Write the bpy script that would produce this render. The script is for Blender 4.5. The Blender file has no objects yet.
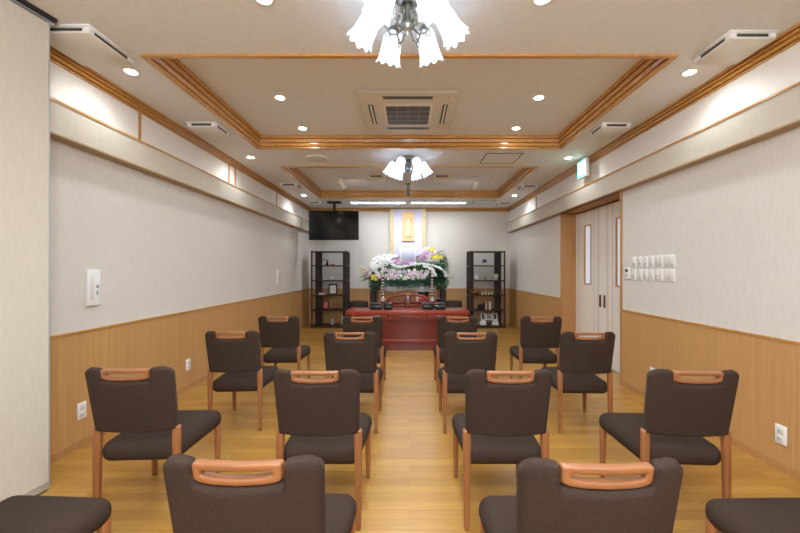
import bpy, bmesh, math, random
from mathutils import Vector, Matrix
random.seed(7)
PI = math.pi
sc = bpy.context.scene
COL = sc.collection
F = 365.0; CX, CY, H = 409.5, 270.0, 1.30          # calibrated focal length (px), principal point, eye height
def at(px, py, Y):                                   # point seen at a photo position, at distance Y
    return Vector(((px-CX)/F*Y, Y, H-(py-CY)/F*Y))

# ------------------------------------------------------------------ materials
def lin(c):
    return tuple(((v/255)/12.92 if v/255 <= .04045 else ((v/255+.055)/1.055)**2.4) for v in c[:3])+(1,)
def newmat(name):
    m = bpy.data.materials.new(name); m.use_nodes = True
    nt = m.node_tree; return m, nt, nt.nodes['Principled BSDF']
def mat(name, col, rough=.5, metal=0., var=0., vscale=(8,8,8), bump=0., bscale=(200,200,200), spec=.5, coat=0., emit=0., ecol=None, alpha=1., trans=0., detail=3):
    m, nt, p = newmat(name)
    N, L = nt.nodes, nt.links
    p.inputs['Base Color'].default_value = lin(col)
    p.inputs['Roughness'].default_value = rough
    p.inputs['Metallic'].default_value = metal
    p.inputs['Specular IOR Level'].default_value = spec
    p.inputs['Coat Weight'].default_value = coat
    p.inputs['Coat Roughness'].default_value = .12
    if trans: p.inputs['Transmission Weight'].default_value = trans
    if emit:
        p.inputs['Emission Color'].default_value = lin(ecol or col)
        p.inputs['Emission Strength'].default_value = emit
    if var or bump:
        tc = N.new('ShaderNodeTexCoord')
    if var:
        mp = N.new('ShaderNodeMapping'); mp.inputs['Scale'].default_value = vscale
        nz = N.new('ShaderNodeTexNoise'); nz.inputs['Scale'].default_value = 1; nz.inputs['Detail'].default_value = detail
        L.new(tc.outputs['Object'], mp.inputs['Vector']); L.new(mp.outputs['Vector'], nz.inputs['Vector'])
        cr = N.new('ShaderNodeValToRGB'); c = lin(col)
        cr.color_ramp.elements[0].position = .3; cr.color_ramp.elements[1].position = .7
        cr.color_ramp.elements[0].color = tuple(v*(1-var) for v in c[:3])+(1,)
        cr.color_ramp.elements[1].color = tuple(min(1, v*(1+var)) for v in c[:3])+(1,)
        L.new(nz.outputs['Fac'], cr.inputs['Fac']); L.new(cr.outputs['Color'], p.inputs['Base Color'])
    if bump:
        mp2 = N.new('ShaderNodeMapping'); mp2.inputs['Scale'].default_value = bscale
        n2 = N.new('ShaderNodeTexNoise'); n2.inputs['Scale'].default_value = 1; n2.inputs['Detail'].default_value = 2
        L.new(tc.outputs['Object'], mp2.inputs['Vector']); L.new(mp2.outputs['Vector'], n2.inputs['Vector'])
        b = N.new('ShaderNodeBump'); b.inputs['Strength'].default_value = bump; b.inputs['Distance'].default_value = .004
        L.new(n2.outputs['Fac'], b.inputs['Height']); L.new(b.outputs['Normal'], p.inputs['Normal'])
    return m
def floor_mat():
    m, nt, p = newmat('amber plank floor'); N, L = nt.nodes, nt.links
    tc = N.new('ShaderNodeTexCoord')
    br = N.new('ShaderNodeTexBrick'); br.offset = .37; br.offset_frequency = 2; br.squash = 1
    br.inputs['Color1'].default_value = lin((190,145,70)); br.inputs['Color2'].default_value = lin((166,118,52))
    br.inputs['Mortar'].default_value = lin((140,102,52)); br.inputs['Scale'].default_value = 1
    br.inputs['Mortar Size'].default_value = .0012; br.inputs['Mortar Smooth'].default_value = .2; br.inputs['Bias'].default_value = -.15
    br.inputs['Brick Width'].default_value = .62; br.inputs['Row Height'].default_value = .076
    L.new(tc.outputs['Object'], br.inputs['Vector'])
    mp = N.new('ShaderNodeMapping'); mp.inputs['Scale'].default_value = (3, 55, 1)
    nz = N.new('ShaderNodeTexNoise'); nz.inputs['Scale'].default_value = 1; nz.inputs['Detail'].default_value = 4
    L.new(tc.outputs['Object'], mp.inputs['Vector']); L.new(mp.outputs['Vector'], nz.inputs['Vector'])
    mx = N.new('ShaderNodeMix'); mx.data_type = 'RGBA'; mx.blend_type = 'MULTIPLY'; mx.inputs['Factor'].default_value = .55
    cr = N.new('ShaderNodeValToRGB'); cr.color_ramp.elements[0].position = .3; cr.color_ramp.elements[0].color = (.72,.66,.56,1)
    cr.color_ramp.elements[1].position = .72; cr.color_ramp.elements[1].color = (1,1,1,1)
    L.new(nz.outputs['Fac'], cr.inputs['Fac'])
    L.new(br.outputs['Color'], mx.inputs['A']); L.new(cr.outputs['Color'], mx.inputs['B'])
    L.new(mx.outputs['Result'], p.inputs['Base Color'])
    p.inputs['Roughness'].default_value = .34; p.inputs['Coat Weight'].default_value = .25; p.inputs['Coat Roughness'].default_value = .2
    return m
M = {}
M['floor'] = floor_mat()
M['wall'] = mat('beige woven wallpaper', (215,210,203), .9, var=.035, vscale=(60,60,14), bump=.12, bscale=(260,260,90))
M['band'] = mat('shaded beige paper', (200,193,180), .9, var=.035, vscale=(60,60,14), bump=.12, bscale=(260,260,90))  # wallpaper darkened: the band's weaker light is put into the colour
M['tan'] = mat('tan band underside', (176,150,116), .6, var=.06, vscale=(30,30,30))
M['upper'] = mat('white upper wall paper', (236,234,230), .8, var=.02, vscale=(40,40,40))
M['ceil'] = mat('pale ceiling paper', (226,228,231), .92, var=.03, vscale=(30,30,30), bump=.1)
M['wain'] = mat('light wood wainscot', (190,146,92), .5, var=.09, vscale=(55,55,1.2), detail=5)
M['trim'] = mat('honey wood moulding', (196,143,76), .28, var=.13, vscale=(25,25,25), coat=.5)
M['jamb'] = mat('honey wood door frame', (180,132,82), .4, var=.12, vscale=(60,60,1.5))
M['groove'] = mat('shadow gap', (92,62,34), .8)
M['fabric'] = mat('dark brown upholstery', (63,50,43), .95, var=.16, vscale=(140,140,140), bump=.5, bscale=(420,420,420), spec=.15)
M['cwood'] = mat('reddish beech', (150,98,62), .38, var=.14, vscale=(12,70,12), coat=.2)
M['lwood'] = mat('reddish beech legs', (148,95,56), .4, var=.14, vscale=(70,70,5), coat=.15)
M['door'] = mat('cream painted door', (234,228,218), .55, var=.03, vscale=(50,50,2))
M['pane'] = mat('frosted door glass', (206,216,232), .35, spec=.5, emit=.3)  # slight glow put in for light coming through from behind
M['white'] = mat('white plastic', (236,236,236), .4)
M['offwhite'] = mat('off white plastic', (222,219,212), .45)
M['lgrey'] = mat('light grey slot', (150,148,146), .6)
M['dgrey'] = mat('dark grey grille', (88,88,92), .6)
M['slot'] = mat('dark vent slot', (70,66,62), .8)
M['black'] = mat('black gloss plastic', (18,18,20), .35)
M['screen'] = mat('dark television screen', (10,13,16), .12, spec=.5)
M['mblack'] = mat('matte black', (26,25,25), .7)
M['espresso'] = mat('espresso stained wood', (46,30,27), .5, var=.15, vscale=(60,60,3))
M['red'] = mat('red lacquer', (104,32,20), .3, var=.2, vscale=(30,6,30), coat=.2, detail=4)
M['red2'] = mat('red lacquer edge', (146,50,30), .3, var=.1, vscale=(30,6,30), coat=.25)
M['nickel'] = mat('brushed nickel', (150,150,142), .28, metal=.9)
M['alu'] = mat('silver aluminium edge', (196,202,208), .3, metal=.6)
M['glassshade'] = mat('lit frosted glass', (246,248,255), .4, emit=1.9, ecol=(232,242,255))
def shade_mat():
    m, nt, p = newmat('lit frosted glass bell'); N, L = nt.nodes, nt.links
    out = [n for n in N if n.type == 'OUTPUT_MATERIAL'][0]
    p.inputs['Base Color'].default_value = (.9, .93, .96, 1); p.inputs['Roughness'].default_value = .4
    p.inputs['Emission Color'].default_value = lin((226,236,255)); p.inputs['Emission Strength'].default_value = .42
    t = N.new('ShaderNodeBsdfTranslucent'); t.inputs['Color'].default_value = (.93, .96, 1, 1)
    mx = N.new('ShaderNodeMixShader'); mx.inputs['Fac'].default_value = .6
    L.new(p.outputs[0], mx.inputs[1]); L.new(t.outputs[0], mx.inputs[2]); L.new(mx.outputs[0], out.inputs['Surface'])
    return m
M['glassshade'] = shade_mat()
M['lens'] = mat('lit lamp lens', (255,255,255), .4, emit=40, ecol=(255,252,246))
M['tube'] = mat('lit tube', (255,255,255), .4, emit=24, ecol=(240,246,255))
M['gold'] = mat('gold brocade', (206,190,150), .5, metal=.25, var=.3, vscale=(40,40,40))
M['goldd'] = mat('gilt panel', (216,178,130), .4, metal=.35, var=.2, vscale=(22,22,14))
M['gilt'] = mat('pale gilt figure', (244,222,176), .4, metal=.2)
M['lav'] = mat('pale lavender cloth', (214,212,236), .8, var=.04, vscale=(30,30,30))
M['lav2'] = mat('pale lavender sheet', (206,208,230), .6)
M['silver'] = mat('silver metal', (206,204,202), .25, metal=.8)
M['bronze'] = mat('brown lacquer bead', (92,60,44), .35)
M['incense'] = mat('dark green black lacquer', (24,34,32), .3, coat=.3)
M['leaf'] = mat('dark green leaf', (66,112,58), .55, var=.35, vscale=(20,20,20))
M['leaf2'] = mat('fern green', (60,106,78), .6, var=.3, vscale=(20,20,20))
M['pink'] = mat('pink petal', (232,204,224), .6, var=.12, vscale=(30,30,30))
M['mauve'] = mat('mauve petal', (186,142,188), .6, var=.15, vscale=(30,30,30))
M['whitef'] = mat('white petal', (240,240,240), .7)
M['yellow'] = mat('yellow petal', (232,212,60), .6, var=.1)
M['cream'] = mat('cream petal', (226,232,190), .6)
M['basket'] = mat('brown wicker', (142,94,58), .7, var=.25, vscale=(90,90,90))
M['porcelain'] = mat('white porcelain', (230,230,232), .25)
M['coral'] = mat('coral paint', (226,110,90), .5)
M['cpink'] = mat('pale pink card', (226,180,166), .6)
M['paper'] = mat('white paper', (228,230,232), .7)
M['photo'] = mat('grey green print', (150,166,160), .5)
M['photod'] = mat('dark print', (70,66,66), .5)
M['purple'] = mat('purple petal', (122,96,190), .6)
M['glassg'] = mat('pale green glass', (190,220,205), .1, trans=.6)
M['clear'] = mat('clear glass', (235,240,240), .08, trans=.7)
M['exitg'] = mat('lit green sign', (40,190,150), .4, emit=1.3, ecol=(60,215,175))
M['exitw'] = mat('lit white sign', (245,255,252), .4, emit=2.2, ecol=(240,255,250))
M['wainsh'] = M['wain']

# ------------------------------------------------------------------ mesh builder
class MB:
    def __init__(s): s.v = []; s.f = []; s.m = []; s.sm = []
    def add(s, vs, fs, mi=0, smooth=False):
        b = len(s.v); s.v += [tuple(v) for v in vs]
        for f in fs:
            s.f.append(tuple(b+i for i in f)); s.m.append(mi); s.sm.append(smooth)
        return s
    def box(s, x0, x1, y0, y1, z0, z1, mi=0, R=None):
        vs = [Vector((x, y, z)) for x in (x0, x1) for y in (y0, y1) for z in (z0, z1)]
        if R: vs = [R @ v for v in vs]
        return s.add(vs, [(0,1,3,2),(4,6,7,5),(0,4,5,1),(2,3,7,6),(0,2,6,4),(1,5,7,3)], mi)
    def rbox(s, x0, x1, y0, y1, z0, z1, r=.01, seg=3, mi=0, R=None, fn=None, cuts=0):
        bm = bmesh.new(); bmesh.ops.create_cube(bm, size=1)
        sx, sy, sz = x1-x0, y1-y0, z1-z0
        for v in bm.verts:
            v.co = Vector((v.co.x*sx, v.co.y*sy, v.co.z*sz))
        if cuts: bmesh.ops.subdivide_edges(bm, edges=bm.edges[:], cuts=cuts, use_grid_fill=True)
        es = [e for e in bm.edges if len(e.link_faces) == 2 and e.calc_face_angle(0) > .5]
        bmesh.ops.bevel(bm, geom=es, offset=min(r, .49*min(sx, sy, sz)), segments=seg, profile=.5, affect='EDGES')
        bm.verts.index_update()
        c = Vector(((x0+x1)/2, (y0+y1)/2, (z0+z1)/2)); vs = []
        for v in bm.verts:
            q = v.co+c
            if fn: q = fn(q)
            if R: q = R @ q
            vs.append(q)
        s.add(vs, [[v.index for v in f.verts] for f in bm.faces], mi, True); bm.free(); return s
    def lathe(s, prof, o=(0,0,0), n=20, mi=0, R=None, fn=None, cap=True, smooth=True):
        vs = []; k = len(prof); o = Vector(o)
        for (r, z) in prof:
            for j in range(n):
                a = 2*PI*j/n; rr, zz = (r, z) if not fn else fn(r, z, a)
                q = Vector((rr*math.cos(a), rr*math.sin(a), zz))
                if R: q = R @ q
                vs.append(q+o)
        fs = [(i*n+j, i*n+(j+1) % n, (i+1)*n+(j+1) % n, (i+1)*n+j) for i in range(k-1) for j in range(n)]
        s.add(vs, fs, mi, smooth)
        if cap:
            b = len(s.v)-k*n
            for idx in ((0, prof[0][0]), (k-1, prof[-1][0])):
                if idx[1] > 1e-5: s.f.append(tuple(b+idx[0]*n+j for j in range(n))); s.m.append(mi); s.sm.append(False)
        return s
    def tube(s, pts, r, n=8, mi=0):
        pts = [Vector(p) for p in pts]; k = len(pts); vs = []
        rs = r if isinstance(r, (list, tuple)) else [r]*k
        up = Vector((.13, .31, .94)).normalized()
        for i, p in enumerate(pts):
            d = (pts[min(i+1, k-1)]-pts[max(i-1, 0)]).normalized()
            a = d.cross(up)
            if a.length < 1e-3: a = d.cross(Vector((1,0,0)))
            a.normalize(); b = d.cross(a)
            vs += [p+rs[i]*(math.cos(2*PI*j/n)*a+math.sin(2*PI*j/n)*b) for j in range(n)]
        fs = [(i*n+j, i*n+(j+1) % n, (i+1)*n+(j+1) % n, (i+1)*n+j) for i in range(k-1) for j in range(n)]
        fs += [tuple(range(n)), tuple((k-1)*n+j for j in range(n))]
        return s.add(vs, fs, mi, True)
    def ring(s, x0, x1, y0, y1, prof, mi=0, closed=True):
        """mitred moulding round a rectangle; prof = (inset, z)"""
        vs = []
        for (i, z) in prof:
            vs += [(x0+i, y0+i, z), (x1-i, y0+i, z), (x1-i, y1-i, z), (x0+i, y1-i, z)]
        k = len(prof)
        fs = [(i*4+j, i*4+(j+1) % 4, (i+1)*4+(j+1) % 4, (i+1)*4+j) for i in range(k-1) for j in range(4)]
        return s.add(vs, fs, mi)
    def build(s, name, mats, parent=None, recalc=True):
        me = bpy.data.meshes.new(name); me.from_pydata([tuple(v) for v in s.v], [], s.f)
        if not isinstance(mats, (list, tuple)): mats = [mats]
        for m in mats: me.materials.append(m)
        me.polygons.foreach_set('material_index', s.m); me.polygons.foreach_set('use_smooth', s.sm)
        if recalc:
            bm = bmesh.new(); bm.from_mesh(me); bmesh.ops.recalc_face_normals(bm, faces=bm.faces[:]); bm.to_mesh(me); bm.free()
        me.update()
        o = bpy.data.objects.new(name, me); COL.objects.link(o)
        if parent: o.parent = parent
        return o
def tag(o, label, cat, group=None, kind=None):
    o['label'] = label
    if cat: o['category'] = cat
    if group: o['group'] = group
    if kind: o['kind'] = kind
    return o
def thing(name, label, cat, loc=(0,0,0), rz=0, group=None):
    o = bpy.data.objects.new(name, None); COL.objects.link(o); o.empty_display_size = .1
    o.location = loc; o.rotation_euler = (0, 0, rz); return tag(o, label, cat, group)
def struct(name, mb, m, parent=None):
    o = mb.build(name, m, parent)
    if not parent: o['kind'] = 'structure'
    return o
KIDS = {}
def copy_tree(o, loc, rz=0, label=None, group=None):
    r = o.copy(); COL.objects.link(r); r.location = loc; r.rotation_euler = (0, 0, rz)
    if label: r['label'] = label
    if group: r['group'] = group
    def rec(a, b):
        for ch in a.children:
            c = ch.copy(); COL.objects.link(c); c.parent = b; rec(ch, c)
    rec(o, r); return r

# ------------------------------------------------------------------ the room shell
XL, XR, YB, YF, ZC, ZT = -2.42, 2.41, 8.79, -3.6, 2.79, 2.92
BZ0, BZ1, BXL, BXR = 2.187, 2.404, -2.32, 2.32
DY0, DY1, DX = 4.16, 5.77, 2.63
ZW = .84
struct('floor', MB().box(XL-.2, XR+.5, YF-.2, YB+.2, -.1, 0), M['floor'])
def panels(mb, axis, pos, d, y0, y1, z0, z1, seams):
    """thin wainscot boards along a wall, split at the seams"""
    e = [y0]+[q for q in seams if y0 < q < y1]+[y1]
    for a, b in zip(e[:-1], e[1:]):
        if axis == 'x': mb.box(min(pos, pos+d), max(pos, pos+d), a+.0015, b-.0015, z0, z1)
        else: mb.box(a+.0015, b-.0015, min(pos, pos+d), max(pos, pos+d), z0, z1)
wl = struct('wall_left', MB().box(XL-.12, XL, YF, YB, 0, 3.05), M['wall'])
seamL = [1.95+.95*i for i in range(-6, 8)]
seamL = [2.93-.92*3, 2.93-.92*2, 2.93-.92, 2.93, 3.85, 4.77, 5.69, 6.61, 7.53, 8.45]
mb = MB(); panels(mb, 'x', XL, .008, YF, YB, .05, ZW, seamL); struct('wainscot', mb, M['wain'], wl)
struct('dado_rail', MB().box(XL, XL+.016, YF, YB, ZW, ZW+.016), M['trim'], wl)
wr = MB(); wr.box(XR, XR+.3, YF, DY0-.03, 0, 3.05); wr.box(XR, XR+.3, DY1+.03, YB, 0, 3.05); wr.box(XR, XR+.3, DY0-.03, DY1+.03, BZ0+.03, 3.05)
wr.box(XR+.3, XR+.36, DY0-.2, DY1+.2, 0, 3.05)
wr = struct('wall_right', wr, M['wall'])
seamR = [2.93-.92*3, 2.93-.92*2, 2.93-.92, 2.93, 3.85, 6.7, 7.6, 8.5]
mb = MB(); panels(mb, 'x', XR, -.008, YF, DY0-.03, .05, ZW, seamR); panels(mb, 'x', XR, -.008, DY1+.01, YB, .05, ZW, seamR); struct('wainscot', mb, M['wain'], wr)
mb = MB().box(XR-.016, XR, YF, DY0-.03, ZW, ZW+.016).box(XR-.016, XR, DY1+.01, YB, ZW, ZW+.016); struct('dado_rail', mb, M['trim'], wr)
wb = struct('wall_back', MB().box(XL-.12, XR+.3, YB, YB+.12, 0, 3.05), M['wall'])
mb = MB(); panels(mb, 'y', YB, -.008, XL, XR, .05, ZW, [-1.6, -.7, .2, 1.1, 2.0]); struct('wainscot', mb, M['wain'], wb)
struct('dado_rail', MB().box(XL, XR, YB-.016, YB, ZW, ZW+.016), M['trim'], wb)
struct('wall_front', MB().box(XL-.12, XR+.3, YF-.12, YF, 0, 3.05), M['wall'])
struct('baseboard_left', MB().box(XL, XL+.014, YF, YB, 0, .055), M['jamb'])
struct('baseboard_right', MB().box(XR-.014, XR, YF, DY0-.03, 0, .055).box(XR-.014, XR, DY1+.01, YB, 0, .055), M['jamb'])
struct('baseboard_back', MB().box(XL, XR, YB-.014, YB, 0, .055), M['jamb'])
# projecting band along both side walls, with a wood fillet on top and underneath
for side, xw, xb in (('left', XL, BXL), ('right', XR, BXR)):
    w = wl if side == 'left' else wr
    a, b = min(xw, xb), max(xw, xb)
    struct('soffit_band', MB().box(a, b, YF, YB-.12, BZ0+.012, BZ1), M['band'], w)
    s = -1 if side == 'left' else 1
    struct('band_fillet', MB().box(min(xb-.008*s, xb+.03*s), max(xb-.008*s, xb+.03*s), YF, YB-.12, BZ1, BZ1+.014), M['trim'], w)
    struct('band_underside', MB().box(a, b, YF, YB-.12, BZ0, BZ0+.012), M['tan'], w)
    struct('upper_panel', MB().box(min(xw, xw-.006*s), max(xw, xw-.006*s), YF, YB, BZ1+.014, 2.73), M['upper'], w)
for y in (3.26, 4.87, 5.05, 6.62):
    struct('panel_joint', MB().box(XL+.006, XL+.016, y-.012, y+.012, BZ1+.014, 2.73), M['jamb'], wl)
struct('panel_joint', MB().box(XR-.016, XR-.006, 4.80, 5.12, BZ1+.014, 2.73), M['wall'], wr)
struct('panel_joint', MB().box(XR-.016, XR-.006, 6.88, 6.94, BZ1+.014, 2.73), M['lgrey'], wr)
# ceiling with two raised trays
TX = 1.855
T1 = (2.52, 4.46); T2 = (5.245, 7.50)
LS = [(-1.30, -.01), ( .01, .72)]
mb = MB()
def slab(x0, x1, y0, y1, z=ZC): mb.box(x0, x1, y0, y1, z, z+.03)
slab(XL, -TX, YF, YB); slab(TX, XR, YF, YB); slab(-TX, TX, YF, T1[0]); slab(-TX, TX, T1[1], T2[0]); slab(-TX, TX, T2[1], YB)
for (a, b) in (T1, T2):
    slab(-TX, TX, a, b, ZT)
    mb.box(-TX-.02, -TX, a, b, ZC+.031, ZT); mb.box(TX, TX+.02, a, b, ZC+.031, ZT)
    mb.box(-TX, TX, a-.02, a, ZC+.031, ZT); mb.box(-TX, TX, b, b+.02, ZC+.031, ZT)
struct('ceiling', mb, M['ceil'])
tray = [(-.004, ZC), (-.004, ZC-.014), (.030, ZC-.014), (.030, ZC+.004), (.012, ZC+.004), (.012, ZC+.012), (.036, ZC+.012), (.046, ZC+.034), (.046, ZC+.046), (.028, ZC+.046), (.028, ZC+.055), (.054, ZC+.055), (.062, ZC+.088), (.044, ZC+.088), (.044, ZC+.097), (.070, ZC+.097), (.076, ZC+.112), (.076, ZT)]
struct('trim_1', MB().ring(-TX, TX, T1[0], T1[1], tray), M['trim'])
struct('trim_2', MB().ring(-TX, TX, T2[0], T2[1], tray), M['trim'])
crown = [(0, 2.705), (.020, 2.705), (.020, 2.718), (.006, 2.718), (.006, 2.725), (.026, 2.725), (.038, 2.744), (.020, 2.744), (.020, 2.752), (.044, 2.752), (.052, 2.766), (.036, 2.766), (.036, 2.773), (.062, 2.773), (.062, ZC)]
struct('trim_3', MB().ring(XL, XR, YF, YB, crown), M['trim'])
# door recess
mb = MB()
mb.box(XR-.012, DX+.05, DY0-.03, DY0, 0, BZ0); mb.box(XR-.012, DX+.05, DY1, DY1+.03, 0, BZ0)
mb.box(BXR+.05, DX+.05, DY0, DY1, BZ0-.0, BZ0+.025)
mb.box(XR+.10, XR+.125, DY0, DY1, BZ0-.016, BZ0)
struct('trim_4', mb, M['jamb'])
YM = (DY0+DY1)/2
for k, (a, b) in enumerate(((DY0+.004, YM-.002), (YM+.002, DY1-.004))):
    far = k == 1
    wy0, wy1 = (5.28, 5.49) if far else (2*YM-5.49, 2*YM-5.28)
    z0, z1, zt = 1.085, 1.965, 2.168
    mb = MB(); x0, x1 = DX, DX+.036
    mb.box(x0, x1, a, wy0, .008, zt); mb.box(x0, x1, wy1, b, .008, zt); mb.box(x0, x1, wy0, wy1, .008, z0); mb.box(x0, x1, wy0, wy1, z1, zt)
    for g in (a+.1, wy0-.08 if far else wy1+.08, b-.1, YM+(.13 if far else -.13)):
        mb.box(x0-.0012, x0, g-.003, g+.003, .008, zt, 1)
    d = struct('door_%d' % (k+1), mb, [M['door'], M['lgrey']])
    fr = MB(); t = .018
    fr.box(x0-.006, x1, wy0, wy0+t, z0, z1).box(x0-.006, x1, wy1-t, wy1, z0, z1).box(x0-.006, x1, wy0+t, wy1-t, z0, z0+t).box(x0-.006, x1, wy0+t, wy1-t, z1-t, z1)
    fr.build('window_frame', M['jamb'], d)
    MB().box(x0+.012, x0+.018, wy0+t, wy1-t, z0+t, z1-t).build('window_pane', M['pane'], d)
    hy = YM+(.055 if far else -.055)
    MB().rbox(x0-.014, x0, hy-.014, hy+.014, .79, .96, .004, 2).rbox(x0-.02, x0-.012, hy-.006, hy+.006, .80, .95, .003, 2).build('handle', M['bronze'], d)
# stacked movable partition at the near end
ang = math.radians(9)
P0 = Vector((-2.127, 2.157, 0)); pd = Vector((-math.sin(ang), -math.cos(ang), 0)); pn = Vector((-math.cos(ang), math.sin(ang), 0))
Rp = Matrix.Translation(P0) @ Matrix(((pd.x, pn.x, 0, 0), (pd.y, pn.y, 0, 0), (0, 0, 1, 0), (0, 0, 0, 1)))
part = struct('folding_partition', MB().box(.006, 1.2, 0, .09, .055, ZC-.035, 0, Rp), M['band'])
MB().box(0, .006, -.003, .093, .01, ZC-.03, 0, Rp).box(.006, 1.2, -.002, .092, .012, .055, 0, Rp).build('edge_strip', M['alu'], part)
MB().box(.006, 1.2, .01, .08, 0, .012, 0, Rp).build('floor_seal', M['mblack'], part)
struct('trim_5', MB().box(-.02, 1.2, -.004, .06, ZC-.03, ZC-.018, 0, Rp).box(-.02, 1.2, -.03, .06, ZC-.018, ZC, 1, Rp), [M['alu'], M['mblack']])

# ------------------------------------------------------------------ chairs
def ycurve(x, z): return .014-.045*(1-(x/.22)**2) - max(0, z-.44)*.19
def backrest():
    zb, zt = .482, .822; T = .024; r = .022; nh = .1165; nd = .060
    def halfw(z): return .203+.010*(z-zb)/(zt-zb)
    def ztop(u):                                     # u is x scaled to full half width .215
        a = abs(u)
        if a < nh: return zt-nd-.006*(1-(a/nh)**2)
        if a < nh+.008: return zt-nd+(nd-.004)*((a-nh)/.008)
        q = .052
        e = .215-a
        top = zt-.004+.004*min(1, (a-nh)/.03)
        if e < q: top -= q-math.sqrt(max(0, q*q-(q-e)**2))
        return top
    us = []
    for e in (0, .0015, .004, .008, .013, .02, .03, .045, .06, .075, .085, .0905, .093, .0955, .0985, .101, .106, .113, .125, .14, .16, .185, .215):
        us.append(-.215+e)
    us = us+[-u for u in us[::-1][1:]]
    tv = [0, .008, .025, .05, .09, .16, .3, .5, .68, .8, .88, .93, .965, .985, 1]
    fr, bk = [], []
    for u in us:
        zt_ = ztop(u)
        for t in tv:
            z = zb+(zt_-zb)*t; x = u/.215*halfw(z)
            d = min(.215-abs(u), z-zb, zt_-z)
            if z > zt-nd: d = min(d, max(0, abs(u)-nh-.002))
            d = min(d, max(0, min(.215-abs(u), zt_-z))); d = max(d, min((z-zb)*3, min(.215-abs(u), zt_-z)) if z < zb+.03 else d)
            q = min(1, max(0, d)/r); th = T*math.sqrt(max(0, 1-(1-q)**2))
            y = ycurve(x, z)
            fr.append((x, y+th, z)); bk.append((x, y-th, z))
    n, m = len(us), len(tv); mb = MB(); N = n*m; fs = []
    for i in range(n-1):
        for j in range(m-1):
            a = i*m+j; q = (a, a+m, a+m+1, a+1); fs.append(q); fs.append(tuple(N+k for k in q[::-1]))
    for i in range(n-1):
        for j in (0, m-1): fs.append((i*m+j, (i+1)*m+j, N+(i+1)*m+j, N+i*m+j))
    for j in range(m-1):
        for i in (0, n-1): fs.append((i*m+j, i*m+j+1, N+i*m+j+1, N+i*m+j))
    return mb.add(fr+bk, fs, 0, True)
def handle():
    w, zt, h = .1145, .816, .056; n = 64
    def loop(hw, z0, z1, rb, rt, sag):
        pts = []
        for i in range(n):
            a = 2*PI*i/n; c, s = math.cos(a), math.sin(a)
            e = 11 if s > 0 else 6
            x = hw*math.copysign(abs(c)**(2/e), c); zc = (z0+z1)/2; z = zc+(z1-z0)/2*math.copysign(abs(s)**(2/e), s)
            if s < 0: z -= sag*(1-(x/hw)**2)
            pts.append((x, z))
        return pts
    out = loop(w, zt-h, zt, 0, 0, .004); inn = loop(.090, zt-.0355, zt-.0205, 0, 0, .005)
    def lay(P, y, k):                                # k shrinks towards the solid's middle for a round edge
        return [(x, ycurve(x, z)+y, z) for x, z in P]
    def mixp(A, B, t): return [(a[0]+(b[0]-a[0])*t, a[1]+(b[1]-a[1])*t) for a, b in zip(A, B)]
    T = .015
    loops = [(out, -.4*T*1), (mixp(out, inn, .06), -.85*T), (mixp(out, inn, .2), -T), (mixp(out, inn, .8), -T), (mixp(out, inn, .94), -.85*T), (inn, -.4*T),
             (inn, .4*T), (mixp(out, inn, .94), .85*T), (mixp(out, inn, .8), T), (mixp(out, inn, .2), T), (mixp(out, inn, .06), .85*T), (out, .4*T)]
    vs = []
    for P, y in loops: vs += lay(P, y, 0)
    k = len(loops)
    fs = [(i*n+j, i*n+(j+1) % n, ((i+1) % k)*n+(j+1) % n, ((i+1) % k)*n+j) for i in range(k) for j in range(n)]
    return MB().add(vs, fs, 0, True)
def taper(p0, p1, s0, s1):
    """square leg with rounded corners from p0 (size s0) to p1 (size s1)"""
    mb = MB(); n = 12; vs = []
    for t in (0, .02, .25, .5, .75, .98, 1):
        c = Vector(p0).lerp(Vector(p1), t); k = .9 if t in (0, 1) else 1
        hx = (s0[0]+(s1[0]-s0[0])*t)/2*k; hy = (s0[1]+(s1[1]-s0[1])*t)/2*k
        for j in range(n):
            a = 2*PI*(j+.5)/n; ca, sa = math.cos(a), math.sin(a); e = .5
            vs.append((c.x+hx*math.copysign(abs(ca)**e, ca), c.y+hy*math.copysign(abs(sa)**e, sa), c.z))
    fs = [(i*n+j, i*n+(j+1) % n, (i+1)*n+(j+1) % n, (i+1)*n+j) for i in range(6) for j in range(n)]+[tuple(range(n)), tuple(6*n+j for j in range(n))]
    return mb.add(vs, fs, 0, True)
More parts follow.
